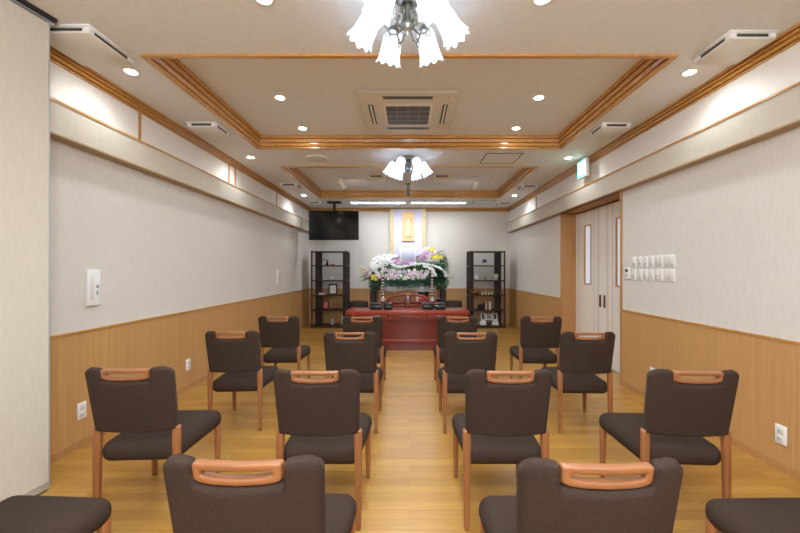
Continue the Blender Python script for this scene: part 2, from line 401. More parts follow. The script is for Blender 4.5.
def seat():
    hx, hy, hz, r = .219, .2375, .054, .05
    def ax(h):
        rr = min(r, h); e = [rr*k/5 for k in range(6)]; w = h-rr
        inner = [-w+2*w*k/6 for k in range(1, 6)] if w > .01 else []
        a = [-h+q for q in e]; b = [h-q for q in e[::-1]]
        return a+inner+b if w > 1e-4 else a+b[1:]
    X, Y, Z = ax(hx), ax(hy), ax(hz); half = (hx, hy, hz); mb = MB()
    def put(q):
        inn = [max(-(h-min(r, h)), min(h-min(r, h), c)) for c, h in zip(q, half)]
        d = Vector([c-i for c, i in zip(q, inn)])
        if d.length > 1e-9: d = d.normalized()*r
        x, y, z = Vector(inn)+d
        t = (y+hy)/(2*hy)
        z += .010*max(0, 1-(x/hx)**2)*max(0, 1-(2*t-1)**2)*(z+hz)/(2*hz)
        x *= .91+.10*min(1, max(0, t)*1.25)
        return (x, y+.235, z+.354)
    for (A, B, fix) in ((X, Y, 2), (X, Z, 1), (Y, Z, 0)):
        for sgn in (-1, 1):
            vs = []
            for a in A:
                for b in B:
                    q = [0, 0, 0]; q[fix] = sgn*half[fix]; o = [k for k in range(3) if k != fix]; q[o[0]] = a; q[o[1]] = b
                    vs.append(put(q))
            nb = len(B)
            mb.add(vs, [(i*nb+k, (i+1)*nb+k, (i+1)*nb+k+1, i*nb+k+1) for i in range(len(A)-1) for k in range(nb-1)], 0, True)
    # weld the six faces into one skin
    key = {}; nv = []; mp = []
    for v in mb.v:
        k = tuple(round(c, 5) for c in v)
        if k not in key: key[k] = len(nv); nv.append(v)
        mp.append(key[k])
    out = MB(); fs = []
    for f in mb.f:
        g = []
        for i in f:
            if mp[i] not in g: g.append(mp[i])
        if len(g) > 2: fs.append(tuple(g))
    return out.add(nv, fs, 0, True)
def make_chair(label):
    c = thing('dining_chair', label, 'chair', group='brown upholstered chairs in rows')
    seat().build('seat', M['fabric'], c)
    backrest().build('backrest', M['fabric'], c)
    handle().build('handle', M['cwood'], c)
    for s in (-1, 1):
        taper((s*.198, -.012, 0), (s*.196, ycurve(.196, .497), .497), (.026, .03), (.042, .030)).build('leg', M['lwood'], c)
        taper((s*.196, .445, 0), (s*.196, .435, .335), (.024, .026), (.038, .04)).build('leg', M['lwood'], c)
    return c
TVS, DRS = 'on the television side', 'on the door side'
chairs = [
 (-.435, 1.02, -.01, 'brown chair beside the aisle in the fourth row from the desk, television side'),
 (.493, 1.005, .0, 'brown chair beside the aisle in the fourth row from the desk, door side'),
 (-1.41, 1.0, -.05, 'brown padded chair of which only the seat shows, beside the folding partition'),
 (1.385, .99, .02, 'brown padded chair of which only the seat shows, on the door side'),
 (-.455, 1.845, 0, 'brown chair beside the aisle in the third row from the desk, television side'),
 (.485, 1.845, .0, 'brown chair beside the aisle in the third row from the desk, door side'),
 (-1.40, 1.885, .05, 'brown chair beside the wainscot in the third row from the desk, television side'),
 (1.385, 1.84, -.05, 'brown chair beside the wainscot in the third row from the desk, door side'),
 (-.465, 2.93, 0, 'brown chair beside the aisle in the second row from the desk, television side'),
 (.48, 2.92, 0, 'brown chair beside the aisle in the second row from the desk, door side'),
 (-1.41, 2.96, .05, 'brown chair beside the wainscot in the second row from the desk, television side'),
 (1.40, 2.92, -.03, 'brown padded chair close to the double doors in the second row from the desk'),
 (-.49, 3.86, 0, 'brown chair beside the aisle in the row closest to the desk, television side'),
 (.50, 3.87, 0, 'brown chair beside the aisle in the row closest to the desk, door side'),
 (-1.375, 3.89, .04, 'brown chair away from the aisle in the row closest to the desk, television side'),
 (1.375, 3.86, -.05, 'brown chair away from the aisle in the row closest to the desk, door side'),
]
c0 = None
for (x, y, rz, lab) in chairs:
    if c0 is None:
        c0 = make_chair(lab); c0.location = (x, y, 0); c0.rotation_euler.z = rz
    else: copy_tree(c0, (x, y, 0), rz, lab)

# ------------------------------------------------------------------ ceiling fixtures
LIGHTS = []
def spot(loc, power, size=2.75, blend=.9, col=(.90, .96, 1), rad=.035, target=None):
    l = bpy.data.lights.new('lamp', 'SPOT'); l.energy = power; l.spot_size = size; l.spot_blend = blend; l.color = col; l.shadow_soft_size = rad
    o = bpy.data.objects.new('lamp', l); COL.objects.link(o); o.location = loc
    if target is not None:
        o.rotation_euler = (Vector(target)-Vector(loc)).to_track_quat('-Z', 'Y').to_euler()
    return o
DLP = 9
dl0 = None
def downlight(x, y, z, label, power=DLP):
    global dl0
    if dl0 is None:
        dl0 = thing('downlight', label, 'ceiling light', (x, y, z), 0, 'recessed downlights')
        MB().lathe([(.040, 0), (.040, -.004), (.055, -.006), (.058, 0)], n=24, cap=False).build('trim_ring', M['white'], dl0)
        MB().lathe([(.0001, -.003), (.040, -.003), (.040, -.0005)], n=20, cap=False).build('lens', M['lens'], dl0)
    else: copy_tree(dl0, (x, y, z), 0, label)
    spot((x, y, z-.03), power)
downlight(-2.09, 2.74, ZC, 'lit round downlight beside the largest ceiling vent, near the partition')
downlight(2.11, 2.75, ZC, 'lit round downlight beside the large vent over the switch plates')
downlight(-2.10, 4.82, ZC, 'lit round downlight above the television side wall, between the two ceiling trays')
downlight(2.11, 4.85, ZC, 'lit round downlight above the double doors, beside the exit sign')
downlight(-2.11, 7.28, ZC, 'lit round downlight nearest the television, beside the small vent')
downlight(2.10, 7.30, ZC, 'lit round downlight in the ceiling border above the bookcase by the doors')
downlight(-1.215, 3.43, ZT, 'lit round downlight in the first tray, air conditioner front corner, television side')
downlight(1.215, 3.43, ZT, 'lit round downlight in the first tray, air conditioner front corner, door side')
downlight(-1.22, 4.17, ZT, 'lit round downlight in the first tray at its far moulding, television side')
downlight(1.215, 4.17, ZT, 'lit round downlight in the first tray at its far moulding, door side')
downlight(-.80, 2.0, ZC, 'lit round downlight at the top edge of the picture beside the big chandelier, television side')
downlight(.73, 2.0, ZC, 'lit round downlight at the top edge of the picture beside the big chandelier, door side')
# unseen fill lamps behind the camera, without fixtures
for x in (-1.2, 1.2):
    for y in (-2.6, -1.0, .4): spot((x, y, ZC-.05), 22)
for y in (-2.6, -.3):  # point lamps added to brighten the ceiling and walls
    l = bpy.data.lights.new('lamp', 'POINT'); l.energy = 84; l.color = (.86, .94, 1); l.shadow_soft_size = .25
    o = bpy.data.objects.new('lamp', l); COL.objects.link(o); o.location = (0, y, 2.42)
# air conditioner cassette
ac = thing('air_conditioner', 'square white ceiling air conditioner cassette with grey grille', 'air conditioner', (-.015, 3.72, ZT))
w = .455
MB().rbox(-w, w, -w, w, -.035, 0, .01, 2).build('panel', M['offwhite'], ac)
MB().rbox(-.235, .235, -.25, .27, -.042, -.034, .006, 2).build('intake_frame', M['white'], ac)
g = MB().box(-.215, .215, -.20, .235, -.0445, -.042)
for i in range(1, 4):
    y = -.20+.435*i/4; g.box(-.215, .215, y-.006, y+.006, -.049, -.0445, 1)
for i in range(1, 4):
    x = -.215+.43*i/4; g.box(x-.003, x+.003, -.20, .235, -.047, -.0445, 1)
g.build('intake_grille', [M['dgrey'], M['lgrey']], ac)
for (a, b, c, d) in ((-.23, .23, -.39, -.335), (-.23, .23, .335, .39), (-.385, -.335, -.22, .24), (.335, .385, -.22, .24)):
    s = MB().box(a, b, c, d, -.037, -.0345)
    if b-a < .1: s.box(a+.018, a+.034, c+.01, d-.01, -.045, -.037, 1)
    s.build('air_slot', [M['dgrey'], M['white']], ac)
MB().box(.36, .375, -.40, -.385, -.037, -.0345).build('indicator', M['black'], ac)
# square supply vents
def vent(name, x, y, z, s, label, group):
    t = thing(name, label, 'vent', (x, y, z), 0, group); h = s/2
    MB().box(-h+.012, h-.012, -h+.012, h-.012, -.036, 0).build('neck', M['slot'], t)
    MB().rbox(-h, h, -h, h, -.048, -.034, .003, 1).build('cover', M['offwhite'], t)
    mb = MB()
    for sx, sy in ((-1, -1), (1, -1), (-1, 1), (1, 1)): mb.box(sx*(h-.022)-.02, sx*(h-.022)+.02, sy*(h-.022)-.02, sy*(h-.022)+.02, -.035, 0)
    mb.rbox(-h-.012, h+.012, -h-.012, h+.012, -.010, 0, .002, 1)
    mb.build('flange', M['white'], t)
    return t
v1 = vent('ceiling_vent', -2.13, 2.40, ZC, .36, 'large square white ceiling vent beside the folding partition', 'square ceiling vents')
v0 = vent('ceiling_vent', 2.145, 2.42, ZC, .29, 'square white ceiling vent high above the wall switch plates', 'square ceiling vents')
for (x, y, lab) in (
    (-2.10, 3.82, 'square white ceiling vent beside the first tray, television side'), (2.10, 3.84, 'square white ceiling vent beside the first tray, before the double doors'),
    (-2.08, 6.42, 'square white ceiling vent beside the second tray, television side'), (2.10, 6.52, 'square white ceiling vent beside the second tray, door side'),
    (-2.08, 8.12, 'square white ceiling vent directly above the television'), (2.09, 8.15, 'square white ceiling vent above the bookcase with the white jars'),):
    copy_tree(v0, (x, y, ZC), 0, lab)
copy_tree(v0, (-.585, 6.35, ZT), 0, 'square white vent in the second tray, chandelier flank, television side')
copy_tree(v0, (.55, 6.35, ZT), 0, 'square white vent in the second tray, chandelier flank, door side')
# speaker disc and access hatches
sp = thing('ceiling_speaker', 'round flat white ceiling speaker disc between the two ceiling trays', 'speaker', (-1.23, 4.86, ZC))
MB().lathe([(.0001, -.012), (.10, -.012), (.125, -.008)], n=32, cap=False).build('grille', M['offwhite'], sp)
MB().lathe([(.125, -.012), (.145, -.008), (.148, 0)], n=32, cap=False).build('rim', M['white'], sp)
def hatch(x0, x1, y0, y1, lab):
    t = thing('access_hatch', lab, 'hatch', ((x0+x1)/2, (y0+y1)/2, ZC), 0, 'ceiling access hatches'); a, b = (x1-x0)/2, (y1-y0)/2
    MB().box(-a, a, -b, b, -.004, 0).build('hatch_panel', M['ceil'], t)
    f = MB(); e = .012
    f.box(-a-e, a+e, -b-e, -b, -.006, 0).box(-a-e, a+e, b, b+e, -.006, 0).box(-a-e, -a, -b, b, -.006, 0).box(a, a+e, -b, b, -.006, 0).build('hatch_rim', M['dgrey'], t)
hatch(.99, 1.44, 4.66, 5.08, 'square ceiling access hatch with grey rim beside the small chandelier')
hatch(1.40, 1.84, 7.78, 8.22, 'square ceiling access hatch beside the fluorescent strips near the back wall')
# fluorescent strips
for x0, x1, lab in ((-1.285, -.10, 'lit fluorescent strip recessed in the ceiling, television side of the hanging scroll'), (.05, 1.235, 'lit fluorescent strip recessed in the ceiling, hatch side of the hanging scroll')):
    t = thing('strip_light', lab, 'ceiling light', ((x0+x1)/2, 8.08, ZC), 0, 'fluorescent strips'); a = (x1-x0)/2
    MB().box(-a-.012, a+.012, -.075, -.06, -.008, 0).box(-a-.012, a+.012, .06, .075, -.008, 0).box(-a-.012, -a, -.06, .06, -.008, 0).box(a, a+.012, -.06, .06, -.008, 0).build('frame', M['white'], t)
    MB().box(-a, a, -.06, .06, -.005, -.001).build('diffuser', M['tube'], t)
# swivel spotlights in the second tray
s0 = None
for (bx, by, tgt, lab, m) in ((-1.21, 6.40, (-.3, 8.6, 1.2), 'white swivel ceiling spotlight in the second tray, television side', 'white'),
    (1.19, 6.40, (.3, 8.6, 1.2), 'white swivel ceiling spotlight in the second tray, hatch side', 'white'),
    (-.02, 6.85, (0, 8.6, 1.4), 'grey swivel ceiling spotlight on the centre line behind the small chandelier', 'lgrey')):
    t = thing('spotlight', lab, 'spotlight', (bx, by, ZT), 0, 'swivel spotlights')
    MB().lathe([(.05, 0), (.05, -.02), (.03, -.028)], n=20).build('base', M[m], t)
    sx = .0 if abs(bx) < .1 else (.06 if bx < 0 else -.06)
    MB().tube([(0, 0, -.025), (0, 0, -.06), (sx*.5, -.03, -.10)], .009).build('arm', M[m], t)
    d = (Vector(tgt)-Vector((bx, by, ZT))).normalized(); R = d.to_track_quat('Z', 'Y').to_matrix()
    o = Vector((sx*.6, -.01, -.125)) if abs(bx) > .1 else Vector((0, 0, -.15))
    MB().lathe([(.028, -.10), (.034, -.09), (.036, .05), (.042, .055), (.042, .07), (.036, .07)], o, 20, R=R).build('head', M[m], t)
    MB().lathe([(.0001, .071), (.035, .071), (.035, .066)], o, 20, R=R, cap=False).build('lens', M['lens'], t)
    spot(Vector((bx, by, ZT))+o+d*.085, 19, 1.1, .7, target=tgt)
# chandeliers
def chandelier(x, y, rz, label):
    t = thing('chandelier', label, 'chandelier', (x, y, ZC), rz, 'six-shade chandeliers')
    MB().lathe([(.075, 0), (.075, -.012), (.06, -.026), (.03, -.034)], n=28).build('canopy', M['nickel'], t)
    b = MB()
    for q in (-.019, .019): b.lathe([(.014, -.03), (.014, -.165), (.011, -.17)], (q, 0, 0), 12)
    b.lathe([(.004, -.03), (.02, -.06), (.012, -.10), (.03, -.145), (.036, -.165), (.02, -.19), (.008, -.20), (.012, -.212), (.0001, -.222)], n=20, cap=False)
    b.build('stem', M['nickel'], t)
    for k in range(6):
        a = 2*PI*k/6; R = Matrix.Rotation(a, 3, 'Z')
        def P(r, z): return R @ Vector((r, 0, z))
        arm = MB().tube([P(.02, -.165), P(.06, -.205), P(.10, -.20), P(.125, -.15), P(.148, -.088), P(.168, -.062), P(.178, -.072)], .0065, 8)
        cur = [P(.045+.028*(1-i/16)*math.cos(i*.62), -.12+.045*(1-i/22)*math.sin(i*.62)) for i in range(17)]
        arm.tube(cur, .0045, 6)
        cur = [P(.105+.024*(1-i/16)*math.cos(2.2-i*.6), -.20+.024*(1-i/22)*math.sin(2.2-i*.6)) for i in range(14)]
        arm.tube(cur, .004, 6)
        ar = arm.build('arm', M['nickel'], t)
        ax = (R @ Vector((math.sin(.5), 0, -math.cos(.5)))); Q = ax.to_track_quat('Z', 'Y').to_matrix(); o = P(.172, -.066)
        MB().lathe([(.012, -.012), (.026, .0), (.040, .018), (.040, .022)], o, 20, R=Q).build('shade_holder', M['nickel'], ar)
        def ruf(r, z, an):
            e = max(0, (z-.10)/.09)**2
            return r*(1+.09*e*math.cos(9*an)), z+.010*e*math.cos(9*an)
        prof = [(.030, .012), (.041, .018), (.050, .035), (.054, .06), (.056, .09), (.059, .12), (.062, .15), (.068, .175), (.076, .19), (.072, .188), (.065, .174), (.058, .148), (.054, .118), (.050, .06), (.044, .034), (.03, .02)]
        MB().lathe(prof, o, 45, R=Q, fn=ruf, cap=False).build('shade', M['glassshade'], t)
        l = bpy.data.lights.new('bulb', 'POINT'); l.energy = 15; l.color = (.80, .91, 1); l.shadow_soft_size = .03
        lo = bpy.data.objects.new('bulb', l); COL.objects.link(lo); lo.location = Matrix.Translation((x, y, ZC)) @ Matrix.Rotation(rz, 4, 'Z') @ (o+ax*.125)
    return t
chandelier(-.01, 1.99, math.radians(-3), 'large chandelier of six frosted bell shades hanging in front of the first ceiling tray')
chandelier(-.02, 4.80, math.radians(4), 'chandelier of six frosted bell shades between the two ceiling trays')
# exit sign, hung parallel to the door wall
ex = thing('exit_sign', 'small lit green and white exit sign hanging above the double doors', 'sign', (2.30, 4.83, 2.52))
MB().rbox(-.022, .022, -.118, .118, 0, .235, .006, 2).build('housing', M['white'], ex)
MB().box(-.01, .01, -.01, .01, .235, ZC-2.52).build('hanger', M['white'], ex)
fc = MB().box(-.0245, -.022, -.11, .11, .008, .227).build('face', M['exitw'], ex)
mb = MB(); X0, X1 = -.026, -.0245
mb.box(X0, X1, -.11, .11, .008, .034).box(X0, X1, -.11, .11, .205, .227).box(X0, X1, -.11, -.09, .034, .205).box(X0, X1, .088, .11, .034, .205)
def bar(y0, z0, y1, z1, w):
    d = Vector((y1-y0, z1-z0)).normalized(); n = Vector((-d.y, d.x))*w/2
    q = [(y0+n.x, z0+n.y), (y1+n.x, z1+n.y), (y1-n.x, z1-n.y), (y0-n.x, z0-n.y)]
    mb.add([(X0, a, b) for a, b in q]+[(X1, a, b) for a, b in q], [(0,1,2,3), (4,5,6,7), (0,1,5,4), (1,2,6,5), (2,3,7,6), (3,0,4,7)])
mb.lathe([(.0001, 0), (.013, 0), (.013, .0015), (.0001, .0015)], (X1, .01, .176), 16, R=Matrix.Rotation(-PI/2, 3, 'Y'), cap=False)
bar(.012, .158, -.004, .108, .026); bar(.006, .15, .036, .132, .010); bar(.036, .132, .05, .15, .010); bar(.01, .152, -.022, .142, .010); bar(-.022, .142, -.034, .118, .010)
bar(0, .112, .03, .092, .013); bar(.03, .092, .022, .056, .012); bar(-.006, .11, -.024, .076, .013); bar(-.024, .076, -.054, .064, .012)
mb.build('pictogram', M['exitg'], ex)

# ------------------------------------------------------------------ wall plates
def plate(name, side, y, z, w, h, label, cat, group=None, rocker=1, d=.010):
    s = 1 if side == 'right' else -1
    x = (XR if side == 'right' else XL) - s*(.008 if z < ZW else 0)
    t = thing(name, label, cat, (x, y, z), 0, group)
    a, b = (0, -s*d)
    MB().rbox(min(a, b), max(a, b), -w/2, w/2, -h/2, h/2, .003, 2).build('cover_plate', M['white'], t)
    return t, s, d
def keys(t, s, d, rects, name='switch_key', m='offwhite'):
    for (y0, y1, z0, z1) in rects:
        a, b = -s*d, -s*(d+.003)
        MB().rbox(min(a, b), max(a, b), y0, y1, z0, z1, .0014, 1).build(name, M[m], t)
cols = [(3.867, 3.945), (3.767, 3.833), (3.681, 3.751), (3.590, 3.658), (3.456, 3.569), (3.305, 3.443)]
ords = ['nearest the thermostat', 'second from the thermostat', 'third from the thermostat', 'fourth from the thermostat', 'with two broad keys', 'farthest from the doors, the widest']
for i, (a, b) in enumerate(cols):
    for r, (zc, nm) in enumerate(((1.380, 'upper'), (1.252, 'lower'))):
        lab = 'white wall switch plate in the %s row, %s' % (nm, ords[i]) if i < 4 else 'white wall switch plate in the %s row %s' % (nm, ords[i])
        t, s, d = plate('switch_plate', 'right', (a+b)/2, zc, b-a, .120, lab, 'switch', 'switch plates beside the double doors')
        w = b-a
        if i < 4:
            keys(t, s, d, [(-w*.3, w*.3, -.045, .045)])
            keys(t, s, d+.003, [(-w*.16, w*.10, -.016, -.008)], 'key_mark', 'lgrey')
        elif i == 4: keys(t, s, d, [(-w*.40, -.003, -.045, .045), (.003, w*.40, -.045, .045)]); keys(t, s, d+.003, [(.012, .032, -.010, -.004)], 'key_mark', 'lgrey')
        else: keys(t, s, d, [(-w*.44+j*w*.22+.002, -w*.22+j*w*.22-.002, -.048, .048) for j in range(4)])
t, s, d = plate('thermostat', 'right', 4.02, 1.262, .07, .125, 'small white thermostat with a dark display beside the door frame', 'thermostat', d=.02)
keys(t, s, d, [(-.022, .018, .015, .05)], 'display', 'black'); keys(t, s, d, [(-.02, .02, -.03, -.015)], 'button', 'lgrey')
for (y, lab) in ((2.78, 'tall white intercom panel high on the television side wall, close to the partition'), (6.68, 'tall white intercom panel on the television side wall toward the bookcase')):
    t, s, d = plate('intercom_panel', 'left', y, 1.165, .115, .27, lab, 'intercom', 'tall intercom panels', d=.022)
    keys(t, s, d, [(-.035, -.01, -.09, .09)], 'panel_strip'); keys(t, s, d, [(.017, .031, -.055, -.025)], 'button', 'lgrey'); keys(t, s, d, [(.015, .035, -.005, .02)], 'button', 'lgrey')
for (side, y, z, lab) in (('left', 2.68, .268, 'white wall outlet low on the wainscot beside the partition'), ('left', 3.97, .27, 'white wall outlet low on the wainscot between two chairs, television side'),
                          ('right', 2.355, .238, 'white wall outlet low on the door side wainscot, in full view'), ('right', 3.60, .275, 'white wall outlet peeping out behind a chair corner on the door side')):
    t, s, d = plate('wall_outlet', side, y, z, .072, .122, lab, 'outlet', 'wall outlets')
    keys(t, s, d, [(-.02, .02, .006, .046), (-.02, .02, -.046, -.006)], 'socket_face')
    keys(t, s, d+.003, [(-.008, -.005, .018, .032), (.005, .008, .018, .032), (-.008, -.005, -.032, -.018), (.005, .008, -.032, -.018)], 'socket_slot', 'lgrey')

# ------------------------------------------------------------------ television
tv = thing('television', 'black flat television hanging from the ceiling on a pole', 'television', (-1.64, 7.92, 2.27))
MB().rbox(-.54, .54, -.025, .035, -.322, .318, .008, 2).build('bezel', M['black'], tv)
MB().box(-.525, .525, -.0265, -.025, -.30, .305).build('screen', M['screen'], tv)
MB().box(-.025, .025, .035, .085, -.15, ZC-2.27).box(-.2, .2, .035, .06, -.15, .15).build('mount_pole', M['mblack'], tv)
MB().rbox(-.15, .15, -.03, .15, ZC-2.27-.03, ZC-2.27, .006, 2).build('ceiling_plate', M['mblack'], tv)

# ------------------------------------------------------------------ bookcases
SH = [.035, .385, .722, 1.058, 1.394, 1.712]
def bookcase(x, y, label):
    t = thing('bookcase', label, 'bookcase', (x, y, 0), 0, 'tall open bookcases'); W, D, Hh = .4035, .40, 1.73
    for sx in (-1, 1):
        MB().box(sx*W-(0 if sx < 0 else .03), sx*W+(.03 if sx < 0 else 0), 0, .03, 0, Hh).build('post', M['espresso'], t)
        MB().box(sx*W-(0 if sx < 0 else .16), sx*W+(.16 if sx < 0 else 0), D-.025, D, 0, Hh).build('back_board', M['espresso'], t)
    for z in SH:
        MB().box(-W+.002, W-.002, .002, D-.026, z-.012, z+.012).build('shelf', M['espresso'], t)
    return t
XBL, XBR, YBC = -1.806, 1.746, 8.18
bookcase(XBL, YBC, 'tall dark open bookcase under the television')
bookcase(XBR, YBC, 'tall dark open bookcase with white jars and framed photos on the door side')
def on(px, sh, Yo=.17):                              # a spot on shelf sh (0 is the bottom one) seen at photo column px
    Y = YBC+Yo; return Vector(((px-CX)/F*Y, Y, SH[sh]+.0135))
def pxL(u): return 300+u/5.61
def pxR(u): return 455+u/5.61
def frame(name, p, w, h, label, m1, m2, group=None, tilt=.15, b=.018, cat='picture frame'):
    t = thing(name, label, cat, p, 0, group); R = Matrix.Rotation(-tilt, 4, 'X')
    MB().box(-w/2, w/2, -.008, .008, 0, h, 0, R).build('frame', M[m1], t)
    MB().box(-w/2+b, w/2-b, -.0095, -.008, b, h-b, 0, R).build('picture', M[m2], t)
    MB().box(-.012, .012, .004, .010, 0, h*.7, 0, Matrix.Translation((0, math.sin(tilt)*h, 0)) @ Matrix.Rotation(tilt, 4, 'X')).build('strut', M['mblack'], t)
    return t
def lathe_thing(name, p, prof, m, label, cat, group=None, extra=()):
    t = thing(name, label, cat, p, 0, group)
    MB().lathe(prof, n=18).build('body', M[m], t)
    for nm, pr, mm in extra: MB().lathe(pr, n=16).build(nm, M[mm], t)
    return t
def doll(p, h, label, m='porcelain', hat='mblack'):
    return lathe_thing('figurine', p, [(.03*h/.14, 0), (.034*h/.14, .02*h/.14), (.022*h/.14, .07*h/.14), (.012*h/.14, .09*h/.14)], m, label, 'figurine', None,
        (('head', [(.006*h/.14, .086*h/.14), (.02*h/.14, .10*h/.14), (.021*h/.14, .115*h/.14), (.012*h/.14, .128*h/.14)], m), ('hair', [(.0225*h/.14, .112*h/.14), (.02*h/.14, .13*h/.14), (.0001, .14*h/.14)], hat)))
# television side bookcase
doll(on(pxL(133), 4), .15, 'small white doll with black hair on the fourth shelf of the television side bookcase')
doll(on(pxL(153), 4), .13, 'small dark doll beside the white doll on the television side bookcase', 'mblack')
lathe_thing('trinket_dish', on(pxL(183), 4), [(.03, 0), (.05, .02), (.052, .03), (.04, .022)], 'coral', 'small coral dish on the shelf with the two dolls', 'dish')
doll(on(pxL(140), 3), .09, 'tiny pale figurine on the third shelf of the television side bookcase', 'porcelain', 'lgrey')
t = thing('bird_ornament', 'white bird ornament on the third shelf of the television side bookcase', 'ornament', on(pxL(180), 3))
MB().rbox(-.055, .045, -.03, .03, 0, .07, .03, 4).build('body', M['porcelain'], t)
MB().rbox(.02, .06, -.02, .02, .06, .11, .019, 4).build('head', M['porcelain'], t)
MB().rbox(-.09, -.04, -.015, .015, .04, .055, .006, 2).build('tail', M['lgrey'], t)
frame('picture_frame', on(pxL(184), 2), .20, .245, 'dark picture frame with a pale print on the television side bookcase', 'mblack', 'paper', b=.03)
t = thing('gift_box', 'small flat pale pink box next to the dark picture frame', 'box', on(pxL(126), 2))
MB().rbox(-.075, .075, -.05, .05, 0, .03, .004, 2).build('box', M['cpink'], t); MB().rbox(-.078, .078, -.053, .053, .028, .042, .004, 2).build('lid', M['cpink'], t)
frame('picture_frame', on(pxL(144), 1), .13, .20, 'small dark frame with a coral card on the second lowest shelf', 'mblack', 'coral', b=.022)
t = thing('model_ship', 'brown wooden model ship on the second lowest shelf, television side', 'model ship', on(pxL(205), 1))
MB().rbox(-.13, .13, -.025, .025, .03, .075, .02, 3, fn=lambda q: Vector((q.x, q.y*(1-(q.x/.16)**2), q.z+.6*q.x*q.x))).build('hull', M['basket'], t)
MB().box(-.05, .05, -.02, .02, 0, .03).build('stand', M['espresso'], t)
MB().tube([(0, 0, .06), (0, 0, .21)], .004).tube([(-.06, 0, .06), (-.06, 0, .17)], .004).build('mast', M['basket'], t)
MB().add([(-.10, 0, .09), (-.02, .0, .09), (-.055, .01, .165), (0, 0, .09), (.10, 0, .09), (.02, .012, .20)], [(0, 1, 2), (3, 4, 5)]).build('sail', M['basket'], t)
lathe_thing('glass_jar', on(pxL(182), 0), [(.04, 0), (.05, .02), (.05, .1), (.03, .13), (.034, .15)], 'clear', 'clear glass jar on the lowest shelf of the television side bookcase', 'jar')
t = thing('white_bottle', 'slim white bottle at the corner of the lowest shelf by the desk end', 'bottle', on(pxL(238), 0, .1))
MB().lathe([(.022, 0), (.022, .13), (.01, .16), (.01, .2)], n=16).build('body', M['porcelain'], t); MB().lathe([(.012, .2), (.012, .215)], n=12).build('cap', M['white'], t)
# door side bookcase
t = thing('flower_pot', 'small white pot of purple flowers on the upper shelf of the door side bookcase', 'flower pot', on(pxR(166), 4))
MB().lathe([(.025, 0), (.04, .06), (.034, .058)], n=16).build('pot', M['porcelain'], t)
mb = MB()
for i in range(26):
    a = random.random()*6.28; r = .055*random.random()**.5; z = .085+.05*random.random()
    mb.rbox(r*math.cos(a)-.014, r*math.cos(a)+.014, r*math.sin(a)-.014, r*math.sin(a)+.014, z-.012, z+.012, .011, 2)
o = mb.build('blossom', M['purple'], t); o['kind'] = 'stuff'
mb = MB()
for i in range(10):
    a = 6.28*i/10; mb.add([(0, 0, .05), (.05*math.cos(a-.3), .05*math.sin(a-.3), .08), (.085*math.cos(a), .085*math.sin(a), .075), (.05*math.cos(a+.3), .05*math.sin(a+.3), .08)], [(0, 1, 2, 3)])
mb.build('leaf_rosette', M['leaf'], t)
lathe_thing('lidded_jar', on(pxR(120), 3), [(.04, 0), (.055, .03), (.05, .08), (.03, .1)], 'porcelain', 'white lidded jar on the third shelf of the door side bookcase', 'jar', None, (('lid', [(.034, .098), (.03, .115), (.01, .122), (.012, .14), (.0001, .145)], 'porcelain'),))
lathe_thing('glass_ornament', on(pxR(171), 3), [(.025, 0), (.03, .03), (.012, .06), (.02, .09), (.0001, .1)], 'glassg', 'small pale green glass ornament between the white jar and the white cup', 'ornament')
lathe_thing('porcelain_cup', on(pxR(228), 3), [(.04, 0), (.06, .12), (.062, .13), (.055, .128), (.036, .01)], 'porcelain', 'white porcelain cup on the third shelf of the door side bookcase', 'cup', None, (('rim', [(.064, .124), (.064, .134), (.058, .134)], 'white'),))
t = thing('wicker_basket', 'brown wicker basket on the shelf below the white jar', 'basket', on(pxR(112), 2))
MB().lathe([(.07, 0), (.10, .05), (.115, .08), (.105, .08), (.06, .01)], n=24).build('bowl', M['basket'], t)
MB().tube([(.11*math.cos(a), 0, .07+.09*math.sin(a)) for a in [PI*i/12 for i in range(13)]], .007).build('handle', M['basket'], t)
names = ['beside the basket', 'second from the basket', 'third from the basket', 'farthest from the basket']
for i, u in enumerate((155, 172, 190, 207)):
    doll(on(pxR(u), 2, .14), (.085, .10, .08, .09)[i], 'tiny cream figurine on the basket shelf, '+names[i], 'cream', 'offwhite')['group'] = 'cream figurines'
lathe_thing('incense_tin', on(pxR(235), 2), [(.022, 0), (.022, .05), (.018, .055)], 'red', 'small dark red tin at the end of the basket shelf', 'tin')
t = thing('black_box', 'small black box beside the books on the door side bookcase', 'box', on(pxR(142), 1))
MB().rbox(-.045, .045, -.05, .05, 0, .10, .006, 2).build('box', M['mblack'], t); MB().rbox(-.047, .047, -.052, .052, .095, .12, .006, 2).build('lid', M['black'], t)
for i, (u, w, h, m, lab) in enumerate(((163, .028, .15, 'espresso', 'dark brown standing book next to the small black box'), (172, .036, .17, 'cpink', 'pale pink standing book in the middle of the row'), (182, .03, .16, 'basket', 'tan standing book between the pink and the white book'), (193, .045, .175, 'paper', 'white standing book at the end of the row of books'))):
    t = thing('book', lab, 'book', on(pxR(u), 1), 0, 'books on the door side bookcase')
    MB().box(-w/2+.003, w/2-.003, -.058, .056, .003, h-.003).build('pages', M['paper'], t)
    MB().box(-w/2, -w/2+.003, -.06, .06, 0, h).box(w/2-.003, w/2, -.06, .06, 0, h).box(-w/2+.003, w/2-.003, -.062, -.058, 0, h).build('cover', M[m], t)
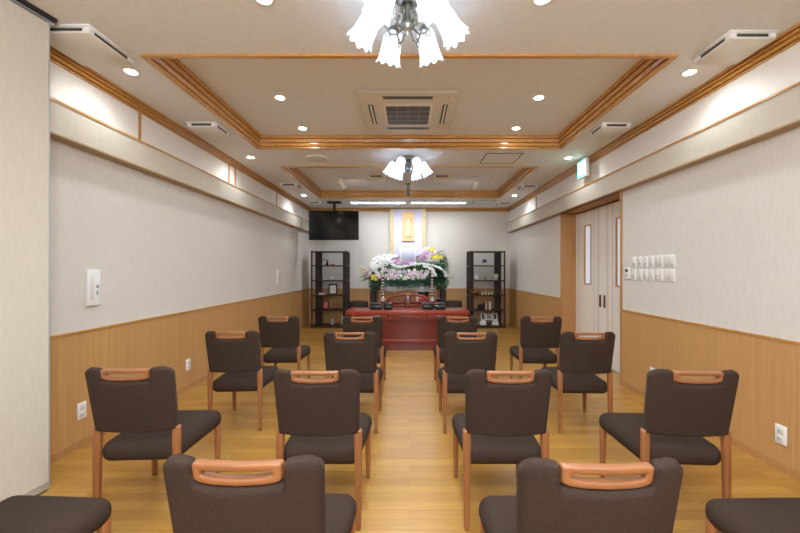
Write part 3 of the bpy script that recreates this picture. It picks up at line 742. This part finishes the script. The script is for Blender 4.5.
for i, (u, w, h, m, lab) in enumerate(((158, .115, .17, 'photod', 'white framed photograph at the basket end of the bottom shelf row'), (191, .15, .145, 'photo', 'white framed wide photograph in the middle of the bottom shelf'), (225, .115, .17, 'photod', 'white framed photograph at the wall end of the bottom shelf'))):
    frame('photo_frame', on(pxR(u), 0, .26)+Vector((0, 0, .09)), w, h, lab, 'white', m, 'photo frames on the bottom shelf', b=.028)
    p = on(pxR(u), 0, .24)
    b = thing('display_block', ['low white display block under the basket end photograph', 'low dark display block under the wide photograph', 'low white display block under the wall end photograph'][i], 'block', p, 0, 'display blocks')
    MB().rbox(-w/2+.004, w/2-.004, -.04, .09, 0, .09, .004, 2).build('body', M['white' if i != 1 else 'dgrey'], b)
for i, u in enumerate((157, 226)):
    t = thing('card_stand', ['small white card on the shelf in front of the basket end block', 'small white card on the shelf in front of the wall end block'][i], 'card', on(pxR(u), 0, .08), 0, 'white cards on the bottom shelf')
    MB().box(-.075, .075, 0, .004, 0, .085, 0, Matrix.Rotation(-.2, 4, 'X')).build('card', M['paper'], t)
    MB().box(-.05, .05, -.012, .03, 0, .008).build('foot', M['lgrey'], t)
t = lathe_thing('seashell', on(pxR(122), 0, .1), [(.02, 0), (.035, .02), (.03, .045), (.012, .065), (.0001, .075)], 'cream', 'small cream seashell at the corner of the bottom shelf', 'seashell')

# ------------------------------------------------------------------ red desk
dk = thing('altar_desk', 'wide red lacquered desk with three drawers before the altar', 'desk', (-.03, 5.90, 0))
MB().rbox(-1.0, 1.0, -.03, .52, .575, .640, .012, 3).build('top', M['red2'], dk)
MB().box(-.94, .94, 0, .48, .49, .575).build('apron', M['red'], dk)
for x0, x1 in ((-.90, -.33), (-.30, .30), (.33, .90)):
    d = MB().rbox(x0, x1, -.012, .004, .498, .568, .004, 2).build('drawer', M['red2'], dk)
    MB().box(x0+.03, x1-.03, -.0135, -.012, .512, .554).build('inset_panel', M['red'], d)
    xm = (x0+x1)/2; MB().lathe([(.006, 0), (.006, .012), (.012, .016), (.0001, .022)], (xm, -.0135, .533), 12, R=Matrix.Rotation(PI/2, 3, 'X'), cap=False).build('knob', M['bronze'], d)
MB().box(-.93, .93, .03, .45, .17, .49).build('front_panel', M['red'], dk)
MB().rbox(-.95, .95, .0, .47, .135, .17, .006, 2).build('ledge', M['red2'], dk)
MB().box(-.93, .93, .02, .46, .0, .135).build('plinth', M['red'], dk)
for x in (-.93, .89): MB().box(x, x+.04, .005, .03, .17, .49).build('stile', M['red2'], dk)
# incense boxes on the desk
for k, (x0, x1, lab) in enumerate(((369.5, 382.5, 'larger black lidded incense box on the desk, television side'), (383.8, 392.6, 'smaller black lidded incense box on the desk, television side'),
        (422, 433.6, 'black lidded incense box on the desk, closer to the aisle, door side'), (434.6, 446, 'black lidded incense box on the desk at its outer end, door side'))):
    Y = 6.14; p0 = at(x0, 300, Y).x; p1 = at(x1, 300, Y).x; w = (p1-p0)/2
    t = thing('incense_box', lab, 'incense box', ((p0+p1)/2, Y, .640), 0, 'incense boxes on the red desk'); 
    MB().rbox(-w, w, -.075, .075, .012, .075, .02, 3).build('body', M['incense'], t)
    MB().rbox(-w+.006, w-.006, -.069, .069, .072, .112, .018, 3).build('lid', M['incense'], t)
    MB().box(-w+.02, w-.02, -.06, .06, 0, .014).build('foot', M['mblack'], t)
# priest chair with arched back, behind the desk
pc = thing('priest_chair', 'red lacquered chair with an arched open back behind the desk', 'chair', (-.03, 6.62, 0))
arch = [(-.36, .0, .60), (-.37, 0, .70)]+[(-.37*math.cos(PI*i/18), 0, .72+.135*math.sin(PI*i/18)**.75) for i in range(1, 18)]+[(.37, 0, .70), (.36, 0, .60)]
MB().tube(arch, .024, 10).tube([(-.36, 0, .655), (.36, 0, .655)], .016, 8).build('back_frame', M['red2'], pc)
MB().rbox(-.06, .06, -.014, .014, .45, .85, .006, 2).build('splat', M['red'], pc)
MB().rbox(-.36, .36, -.02, .42, .40, .455, .012, 2).build('seat', M['red'], pc)
for sx in (-1, 1):
    for y in (0, .39): MB().box(sx*.335-.022, sx*.335+.022, y-.022, y+.022, 0, .41 if y else .66).build('leg', M['red'], pc)
# low red altar table
at_ = thing('offering_table', 'low red lacquered offering table behind the arched chair', 'table', (-.03, 7.12, 0))
MB().rbox(-.60, .60, 0, .34, .655, .685, .008, 2).build('tabletop', M['red2'], at_)
MB().box(-.56, .56, .02, .32, .58, .655).build('apron', M['red'], at_)
for sx in (-1, 1):
    for y in (.04, .30): MB().box(sx*.54-.025, sx*.54+.025, y-.025, y+.025, 0, .58).build('leg', M['red'], at_)
def bead_stand(px, label):
    p = at(px, 300, 7.22); t = thing('candlestick', label, 'candlestick', (p.x, 7.22, .685), 0, 'banded candlesticks')
    MB().lathe([(.065, 0), (.066, .012), (.05, .03), (.036, .07), (.02, .10)], n=20).build('base', M['silver'], t)
    z = .10; s = MB(); k = 0
    while z < .455:
        hh = .028
        s.lathe([(.014, z), (.027, z+hh*.25), (.027, z+hh*.75), (.014, z+hh)], n=16, mi=k % 2); z += hh; k += 1
    s.build('beaded_stem', [M['bronze'], M['porcelain']], t)
    MB().lathe([(.014, z), (.05, z+.012), (.052, z+.02), (.02, z+.022)], n=20).build('drip_pan', M['silver'], t)
    MB().lathe([(.016, z+.02), (.020, z+.20), (.014, z+.21), (.0001, z+.212)], n=14).build('candle', M['whitef'], t)
bead_stand(382.7, 'tall banded candlestick before the flowers, television side')
bead_stand(432.0, 'tall banded candlestick before the flowers, door side')
# small things on the offering table
def box_thing(name, px, w, h, m, label, cat, dy=.1):
    p = at(px, 300, 7.12+dy); t = thing(name, label, cat, (p.x, 7.12+dy, .685))
    MB().rbox(-w/2, w/2, -.04, .04, 0, h, .008, 2).build('body', M[m], t)
    MB().rbox(-w/2+.01, w/2-.01, -.03, .03, h, h+.012, .004, 2).build('lid', M[m], t)
box_thing('candle_box', 417.3, .045, .085, 'white', 'small white box beside the red ornament on the offering table', 'box')
t = thing('red_ornament', 'round bright red ornament on the offering table', 'ornament', (at(420.6, 300, 7.24).x, 7.24, .685))
MB().lathe([(.03, 0), (.052, .03), (.055, .06), (.035, .09), (.0001, .10)], n=18).build('body', M['coral'], t); MB().tube([(0, 0, .095), (.01, 0, .115)], .005).build('knot', M['mauve'], t)
t = thing('incense_burner', 'small black and white incense burner by the door side candlestick', 'incense burner', (at(431.5, 300, 7.17).x+.0, 7.165, .685))
t.location.x += .13
MB().lathe([(.03, 0), (.05, .025), (.052, .05), (.04, .055)], n=18).build('bowl', M['mblack'], t); MB().lathe([(.053, .046), (.053, .056), (.045, .056)], n=18).build('rim', M['silver'], t)
# prayer gong on its own stand
gp = at(423.5, 300, 7.6)
t = thing('prayer_gong', 'black bowl gong on a tall stand behind the offering table', 'gong', (gp.x, 7.64, 0))
MB().lathe([(.12, 0), (.12, .02), (.03, .05), (.03, .62), (.10, .66), (.10, .68)], n=20).build('stand', M['espresso'], t)
MB().rbox(-.10, .10, -.1, .1, .68, .72, .02, 3).build('cushion', M['mauve'], t)
MB().lathe([(.05, .72), (.10, .75), (.115, .84), (.11, .84), (.09, .76), (.0001, .745)], n=24, cap=False).build('bowl', M['black'], t)

# ------------------------------------------------------------------ flower altar
al = thing('altar_table', 'tall dark wooden table under the flower bank', 'table', (-.03, 7.62, 0))
MB().rbox(-.82, .82, 0, .75, .93, .975, .008, 2).build('tabletop', M['espresso'], al)
MB().box(-.78, .78, .02, .73, .89, .93).build('apron', M['espresso'], al)
for sx in (-1, 1):
    for y in (.05, .69): MB().box(sx*.755-.045, sx*.755+.045, y-.035, y+.035, 0, .89).build('leg', M['espresso'], al)
    MB().box(sx*.63-.018, sx*.63+.018, .03, .06, 0, .89).build('stile', M['basket'], al)
cl = MB(); n = 40; vs = []
for i in range(n+1):
    x = -.58+1.16*i/n
    z0 = .905-.055*abs(math.sin(x*2*PI/.58*.5))-.01
    vs += [(x, -.012+.008*math.sin(i*1.7), .965), (x, -.014+.012*math.sin(i*1.7), (z0+.965)/2), (x, -.012+.014*math.sin(i*1.7+.4), z0)]
cl.add(vs, [(3*i+j, 3*i+j+1, 3*i+j+4, 3*i+j+3) for i in range(n) for j in range(2)], 0, True)
o = cl.build('altar_cloth', M['paper']); o.location = (-.03, 7.61, 0); tag(o, 'white scalloped cloth hanging along the front edge of the flower table', 'cloth')
sm = o.modifiers.new('t', 'SOLIDIFY'); sm.thickness = .004

def petal_flower(r, n=6, curl=.35, w=.42):
    """open blossom facing +Z"""
    mb = MB()
    for k in range(n):
        a = 2*PI*k/n+(.0 if k % 2 else .05); R = Matrix.Rotation(a, 3, 'Z'); vs = []
        for (t, ww) in ((.08, .12), (.35, .8), (.65, 1), (.88, .62), (1, .05)):
            z = r*(.28*t-curl*t**3)+(.01 if k % 2 else 0)*r
            for s in (-1, 0, 1): vs.append(R @ Vector((r*t, s*w*r*ww*.5, z+(.06*r*ww if s else 0))))
        mb.add(vs, [(3*i+j, 3*i+j+1, 3*i+j+4, 3*i+j+3) for i in range(4) for j in range(2)], 0, True)
    mb.lathe([(.001, .0), (.05*r, .1*r), (.0001, .3*r)], n=6, mi=1, cap=False)
    return mb
PROTO = {}
def flower(kind, parent, p, d, s=1.0):
    """an individual blossom, a part of its arrangement"""
    if kind not in PROTO:
        r, n, cu, w, m, c = {'pink_lily': (.075, 6, .30, .42, 'pink', 'yellow'), 'mauve_blossom': (.05, 7, .1, .6, 'mauve', 'cream'), 'yellow_blossom': (.055, 6, .05, .55, 'yellow', 'yellow'),
                             'cream_blossom': (.042, 6, .05, .6, 'cream', 'yellow'), 'white_lily': (.06, 6, .25, .45, 'whitef', 'yellow')}[kind]
        o = petal_flower(r, n, cu, w).build(kind, [M[m], M[c]], parent, recalc=False); PROTO[kind] = o
    else:
        o = PROTO[kind].copy(); COL.objects.link(o); o.parent = parent
    q = Vector(d).normalized().to_track_quat('Z', 'Y')
    o.rotation_mode = 'QUATERNION'; o.rotation_quaternion = q; o.scale = (s, s, s); o.location = p
    return o
def leafblade(mb, p, d, L, w, droop=.3, mi=0):
    d = Vector(d).normalized(); side = d.cross(Vector((0, 0, 1)))
    if side.length < .1: side = Vector((1, 0, 0))
    side.normalize(); vs = []
    for t, ww in ((0, .25), (.3, 1), (.65, .8), (1, .04)):
        c = Vector(p)+d*L*t+Vector((0, 0, -droop*L*t*t))
        up = side.cross(d)*.15*w*ww
        vs += [c-side*w*ww/2+up, c, c+side*w*ww/2+up]
    mb.add(vs, [(3*i+j, 3*i+j+1, 3*i+j+4, 3*i+j+3) for i in range(3) for j in range(2)], mi, True)
def fern(mb, p, d, L, mi=1):
    d = Vector(d).normalized(); side = d.cross(Vector((0, 0, 1)))
    if side.length < .1: side = Vector((1, 0, 0))
    side.normalize()
    for i in range(9):
        t = (i+.5)/9; c = Vector(p)+d*L*t+Vector((0, 0, -.35*L*t*t)); q = L*.32*(1-t*.8)
        for s in (-1, 1):
            e = c+side*s*q+d*q*.6; n = side*s
            mb.add([c, c+d*.018+n*q*.4, e, c-d*.012+n*q*.45], [(0, 1, 2, 3)], mi)
def UV(u, v, Y): return at(355+u/7.61, 240+v/7.61, Y)
def rnd(a, b): return a+(b-a)*random.random()
fb = thing('flower_bank', 'long flower bank with a white wave and pink lilies on the dark table', 'flowers', (0, 0, 0))
def yb(v): return 7.58+(300-v)/200*.62              # the bank slopes up and back: rows higher in the photo stand deeper
# floral foam body under the flowers
mb = MB()
rows = [(330, 120, 690), (290, 110, 690), (230, 120, 680), (195, 150, 670), (165, 160, 640)]
vs = []
for (v, u0, u1) in rows:
    for i in range(15):
        u = u0+(u1-u0)*i/14; vs.append(UV(u, v, yb(v)+.10+.02*math.sin(u*.9)))
mb.add(vs, [(15*i+j, 15*i+j+1, 15*i+j+16, 15*i+j+15) for i in range(4) for j in range(14)], 0, True)
b0 = len(mb.v)
o = mb.build('foam_base', M['leaf2'], fb); sm = o.modifiers.new('t', 'SOLIDIFY'); sm.thickness = .02; sm.offset = 0
# foliage
mb = MB()
for i in range(260):
    u = rnd(115, 690); v = rnd(200, 335); p = UV(u, v, yb(v)+.02)
    leafblade(mb, p, (rnd(-.8, .8), -1, rnd(-.6, .7)), rnd(.08, .16), rnd(.02, .035), .4)
for i in range(150):
    u = rnd(120, 700); v = rnd(285, 335); p = UV(u, v, yb(v))
    fern(mb, p, (rnd(-.7, .7), -.8, rnd(-.5, .1)), rnd(.14, .22))
for i in range(60):
    u = rnd(560, 690); v = rnd(205, 300); p = UV(u, v, yb(v)+.02)
    fern(mb, p, (rnd(-.1, 1), -.7, rnd(-.6, .5)), rnd(.14, .24))
for i in range(110):
    u = rnd(380, 665); v = rnd(162, 235); p = UV(u, v, yb(v)+.05)
    fern(mb, p, (rnd(-.7, .9), -.9, rnd(-.6, .2)), rnd(.10, .17))
for i in range(40):
    u = rnd(90, 150); v = rnd(225, 310); p = UV(u, v, yb(v)+.02)
    leafblade(mb, p, (-1, rnd(-.5, .1), rnd(-.45, .6)), rnd(.16, .26), rnd(.025, .04), .2)
for i in range(60):
    u = rnd(180, 520); v = rnd(130, 225); p = UV(u, v, yb(v)+.05)
    leafblade(mb, p, (rnd(-.8, .8), -1, rnd(-.2, .9)), rnd(.06, .1), rnd(.02, .035), .3)
o = mb.build('foliage', [M['leaf'], M['leaf2']], fb, recalc=False); o['kind'] = 'stuff'
# white chrysanthemum wave
mb = MB()
def puff(p, r):
    vs = []; fs = []
    mb.lathe([(.0001, -r*.8), (r*.7, -r*.55), (r, 0), (r*.75, r*.55), (.0001, r*.8)], p, 7, cap=False)
def along(pts, t):
    k = len(pts)-1; i = min(int(t*k), k-1); f = t*k-i
    return tuple(pts[i][j]+(pts[i+1][j]-pts[i][j])*f for j in range(len(pts[0])))
upper = [(110, 185), (135, 140), (185, 112), (240, 105), (300, 112), (330, 128)]
for i in range(560):                                  # the mound
    a = random.random(); b = random.random()
    u0, v0 = along(upper, a)
    u1, v1 = along([(135, 245), (160, 225), (200, 208), (245, 195), (262, 160), (285, 128)], a)
    u = u0+(u1-u0)*b; v = v0+(v1-v0)*b
    puff(UV(u, v, yb(v)-.10*math.sin(PI*b)+.02), rnd(.014, .022))
wave = [(262, 160, 10), (285, 190, 11), (320, 205, 10), (360, 204, 9), (400, 196, 8), (450, 187, 8), (500, 182, 7), (550, 186, 7), (600, 194, 7), (645, 213, 8), (675, 240, 8), (692, 275, 8)]
for i in range(420):
    u, v, w = along(wave, random.random()); puff(UV(u+rnd(-w, w)*.6, v+rnd(-w, w), yb(v)-.06), rnd(.012, .018))
w2 = [(520, 200, 6), (560, 208, 8), (590, 225, 9), (605, 250, 9), (615, 275, 8)]
for i in range(110):
    u, v, w = along(w2, random.random()); puff(UV(u+rnd(-w, w), v+rnd(-w, w), yb(v)-.10), rnd(.012, .018))
o = mb.build('white_flower_wave', M['whitef'], fb); o['kind'] = 'stuff'
# individual blossoms
lil = [(185,275),(205,245),(215,285),(240,268),(262,240),(280,262),(300,236),(318,270),(335,248),(350,275),(300,288),(372,242),(395,262),(410,236),(425,262),(440,285),(455,245),(470,268),(490,252),(505,276),(520,285),(535,262),(548,245),(228,222),(265,285),(380,285)]
for k, (u, v) in enumerate(lil): flower('white_lily' if k % 4 == 1 else 'pink_lily', fb, UV(u+rnd(-4, 4), v+rnd(-4, 4), yb(v)-.10), (rnd(-.5, .5), -1, rnd(-.1, .6)), rnd(.72, 1.0))
for (u, v) in ((370,296),(400,285),(345,236),(480,290),(250,295),(330,292),(455,225),(410,290),(510,235),(285,225)): flower('cream_blossom', fb, UV(u, v, yb(v)-.12), (rnd(-.4, .4), -1, rnd(0, .5)), rnd(.55, .75))
for (u, v) in ((270,150),(285,138),(300,160),(318,150),(330,172),(345,180),(308,182),(360,172),(385,168),(410,172),(440,168),(460,160),(425,160),(372,188),(325,135),(100,262),(500,290)): flower('mauve_blossom', fb, UV(u, v, yb(v)-.03), (rnd(-.5, .5), -1, rnd(0, .6)), rnd(.6, .95))
for (u, v) in ((135,275),(158,268),(130,295),(150,292),(160,300),(90,225),(45,240)): flower('yellow_blossom', fb, UV(u, v, yb(v)-.1), (rnd(-.5, .3), -1, rnd(0, .5)), rnd(.55, .75))
for (u, v) in ((115,258),(85,232),(120,240)): flower('pink_lily', fb, UV(u, v, yb(v)-.08), (-.5, -1, .3), .7)
for (u, v) in ((160,238),(175,258),(600,262)): flower('white_lily', fb, UV(u, v, yb(v)-.1), (rnd(-.4, .4), -1, .2), .9)
for (u, v) in ((290,165),(355,165),(420,180),(455,172)): flower('pink_lily', fb, UV(u, v, yb(v)-.03), (rnd(-.4, .4), -1, .4), .6)
# the standing bouquet behind, on the far end
bq = thing('flower_bouquet', 'tall bouquet of pink lilies and yellow blossoms beside the portrait frame', 'flowers', (0, 0, 0))
YQ = 8.30
c = UV(585, 190, YQ)
MB().lathe([(.06, 0), (.09, .05), (.10, .25), (.11, .38), (.10, .38)], (c.x, YQ, .975), 20).build('vase', M['porcelain'], bq)
mb = MB()
for i in range(120):
    u = rnd(515, 680); v = rnd(85, 190); p = UV(u, v, YQ+rnd(-.05, .08))
    leafblade(mb, p, ((u-570)/110+rnd(-.4, .4), rnd(-1, -.2), rnd(-.2, .8)), rnd(.09, .17), rnd(.02, .035), .3)
for i in range(40):
    u = rnd(630, 690); v = rnd(130, 200); fern(mb, UV(u, v, YQ), (rnd(.2, 1), -.6, rnd(-.5, .4)), rnd(.12, .2))
o = mb.build('foliage', [M['leaf'], M['leaf2']], bq, recalc=False); o['kind'] = 'stuff'
mb = MB()
for i in range(9): mb.tube([(c.x+rnd(-.05, .05), YQ+rnd(-.04, .04), 1.2), UV(rnd(510, 660), rnd(110, 160), YQ+.03)], .005, 5)
mb.build('stems', M['leaf'], bq)['kind'] = 'stuff'
for (u, v) in ((504,140),(508,112),(520,148),(530,95),(545,120),(548,78),(515,82),(560,140),(575,98),(592,102),(600,160),(618,158),(545,160)): flower('pink_lily', bq, UV(u, v, YQ-.09), (rnd(-.6, .5), -1, rnd(0, .7)), rnd(.7, .95))
for (u, v) in ((500,125),(518,130),(520,160),(535,110),(512,170)): flower('mauve_blossom', bq, UV(u, v, YQ-.12), (rnd(-.5, .3), -1, .3), 1)
for (u, v) in ((580,68),(598,75),(605,128),(620,118),(632,132),(648,128),(615,140),(592,135),(660,130)): flower('yellow_blossom', bq, UV(u, v, YQ-.1), (rnd(-.2, .6), -1, rnd(0, .6)), rnd(.7, 1))
for (u, v) in ((562,62),(540,65),(612,92)): flower('cream_blossom', bq, UV(u, v, YQ-.08), (rnd(-.3, .3), -1, .6), 1)
# portrait frame
YP = 8.24
p = at(408, 264.5, YP)
pf = thing('portrait_frame', 'white portrait frame with a pale lavender sheet standing among the flowers', 'picture frame', (p.x, YP, p.z))
MB().rbox(-.185, .185, -.015, .015, 0, .44, .008, 2).build('frame', M['white'], pf)
MB().rbox(-.145, .145, -.0165, -.0145, .04, .37, .001, 1).build('picture', M['lav2'], pf)
MB().rbox(-.06, .06, -.0175, -.014, .385, .42, .004, 2).build('emblem', M['silver'], pf)
MB().box(-.1, .1, .02, .06, .975-p.z, .2).build('stand', M['espresso'], pf)
# hanging scroll on the back wall
YS = 8.72
a = at(389.8, 209, YS); b = at(425.8, 256, YS)
hs = thing('hanging_scroll', 'tall hanging scroll with gilt panel, lavender cloth and gold borders', 'scroll', (0, YS, 0))
MB().box(a.x+.10, b.x-.10, 0, .02, b.z, a.z+.0).build('cloth', M['lav'], hs)
for x0 in (a.x, b.x-.10): MB().box(x0, x0+.10, -.004, .024, b.z-.02, a.z).build('border', M['gold'], hs)
g0 = at(402.3, 211.5, YS); g1 = at(414, 241, YS)
gp = MB().box(g0.x, g1.x, -.008, 0, g1.z, g0.z).build('painting', M['goldd'], hs)
cx = (g0.x+g1.x)/2; zc = (g0.z+g1.z)/2; R = Matrix.Scale(.18, 3, Vector((0, 1, 0)))
MB().lathe([(.06, -.24), (.055, -.2), (.045, -.05), (.055, .05), (.04, .11), (.015, .125), (.03, .15), (.03, .18), (.0001, .2)], (cx, -.009, zc-.02), 14, R=R).build('figure', M['gilt'], gp)
MB().box(g0.x-.012, g1.x+.012, -.010, .0, g1.z-.025, g1.z).build('lower_bar', M['bronze'], gp)
MB().tube([(a.x-.01, .012, a.z), (b.x+.01, .012, a.z)], .014).build('top_rod', M['gold'], hs)

# low dark stools behind the desk ends
for (px0, px1, lab) in ((349.5, 368, 'low dark rounded back chair between the bookcase and desk, television side'), (445.5, 462, 'low dark rounded back chair between the desk and bookcase, door side')):
    Y = 7.75; x0 = at(px0, 0, Y).x; x1 = at(px1, 0, Y).x; w = (x1-x0)/2
    t = thing('tub_chair', lab, 'chair', ((x0+x1)/2, Y, 0), 0, 'low dark chairs by the altar')
    def fn(q): return Vector((q.x, q.y+.5*(q.x*q.x), q.z-.8*abs(q.x)**2.2))
    MB().rbox(-w, w, -.03, .03,   .40, .655, .028, 4, fn=fn, cuts=3).build('backrest', M['espresso'], t)
    MB().rbox(-w, w, .0, .40, .30, .385, .03, 3).build('seat', M['fabric'], t)
    for sx in (-1, 1):
        MB().box(sx*(w-.03)-.015, sx*(w-.03)+.015, -.0, .03, 0, .45).build('leg', M['espresso'], t)
        MB().box(sx*(w-.03)-.015, sx*(w-.03)+.015, .36, .39, 0, .31).build('leg', M['espresso'], t)

# ------------------------------------------------------------------ camera and view
cam = bpy.data.cameras.new('camera'); co = bpy.data.objects.new('camera', cam); COL.objects.link(co)
co.location = (0, 0, H); co.rotation_euler = (PI/2, 0, 0)
cam.sensor_width = 36; cam.lens = F/800*36; cam.clip_start = .05
cam.shift_x = -(CX-400)/800; cam.shift_y = (CY-266.5)/800
sc.camera = co
w = bpy.data.worlds.new('World'); sc.world = w; w.use_nodes = True
w.node_tree.nodes['Background'].inputs[0].default_value = (1, 1, 1, 1); w.node_tree.nodes['Background'].inputs[1].default_value = .0
sc.view_settings.view_transform = 'Standard'; sc.view_settings.look = 'None'
sc.view_settings.exposure = 0.66; sc.view_settings.gamma = 1; sc.view_settings.use_curve_mapping = False
sc.cycles.sample_clamp_indirect = 4.0
sc.cycles.max_bounces = 8; sc.cycles.diffuse_bounces = 5
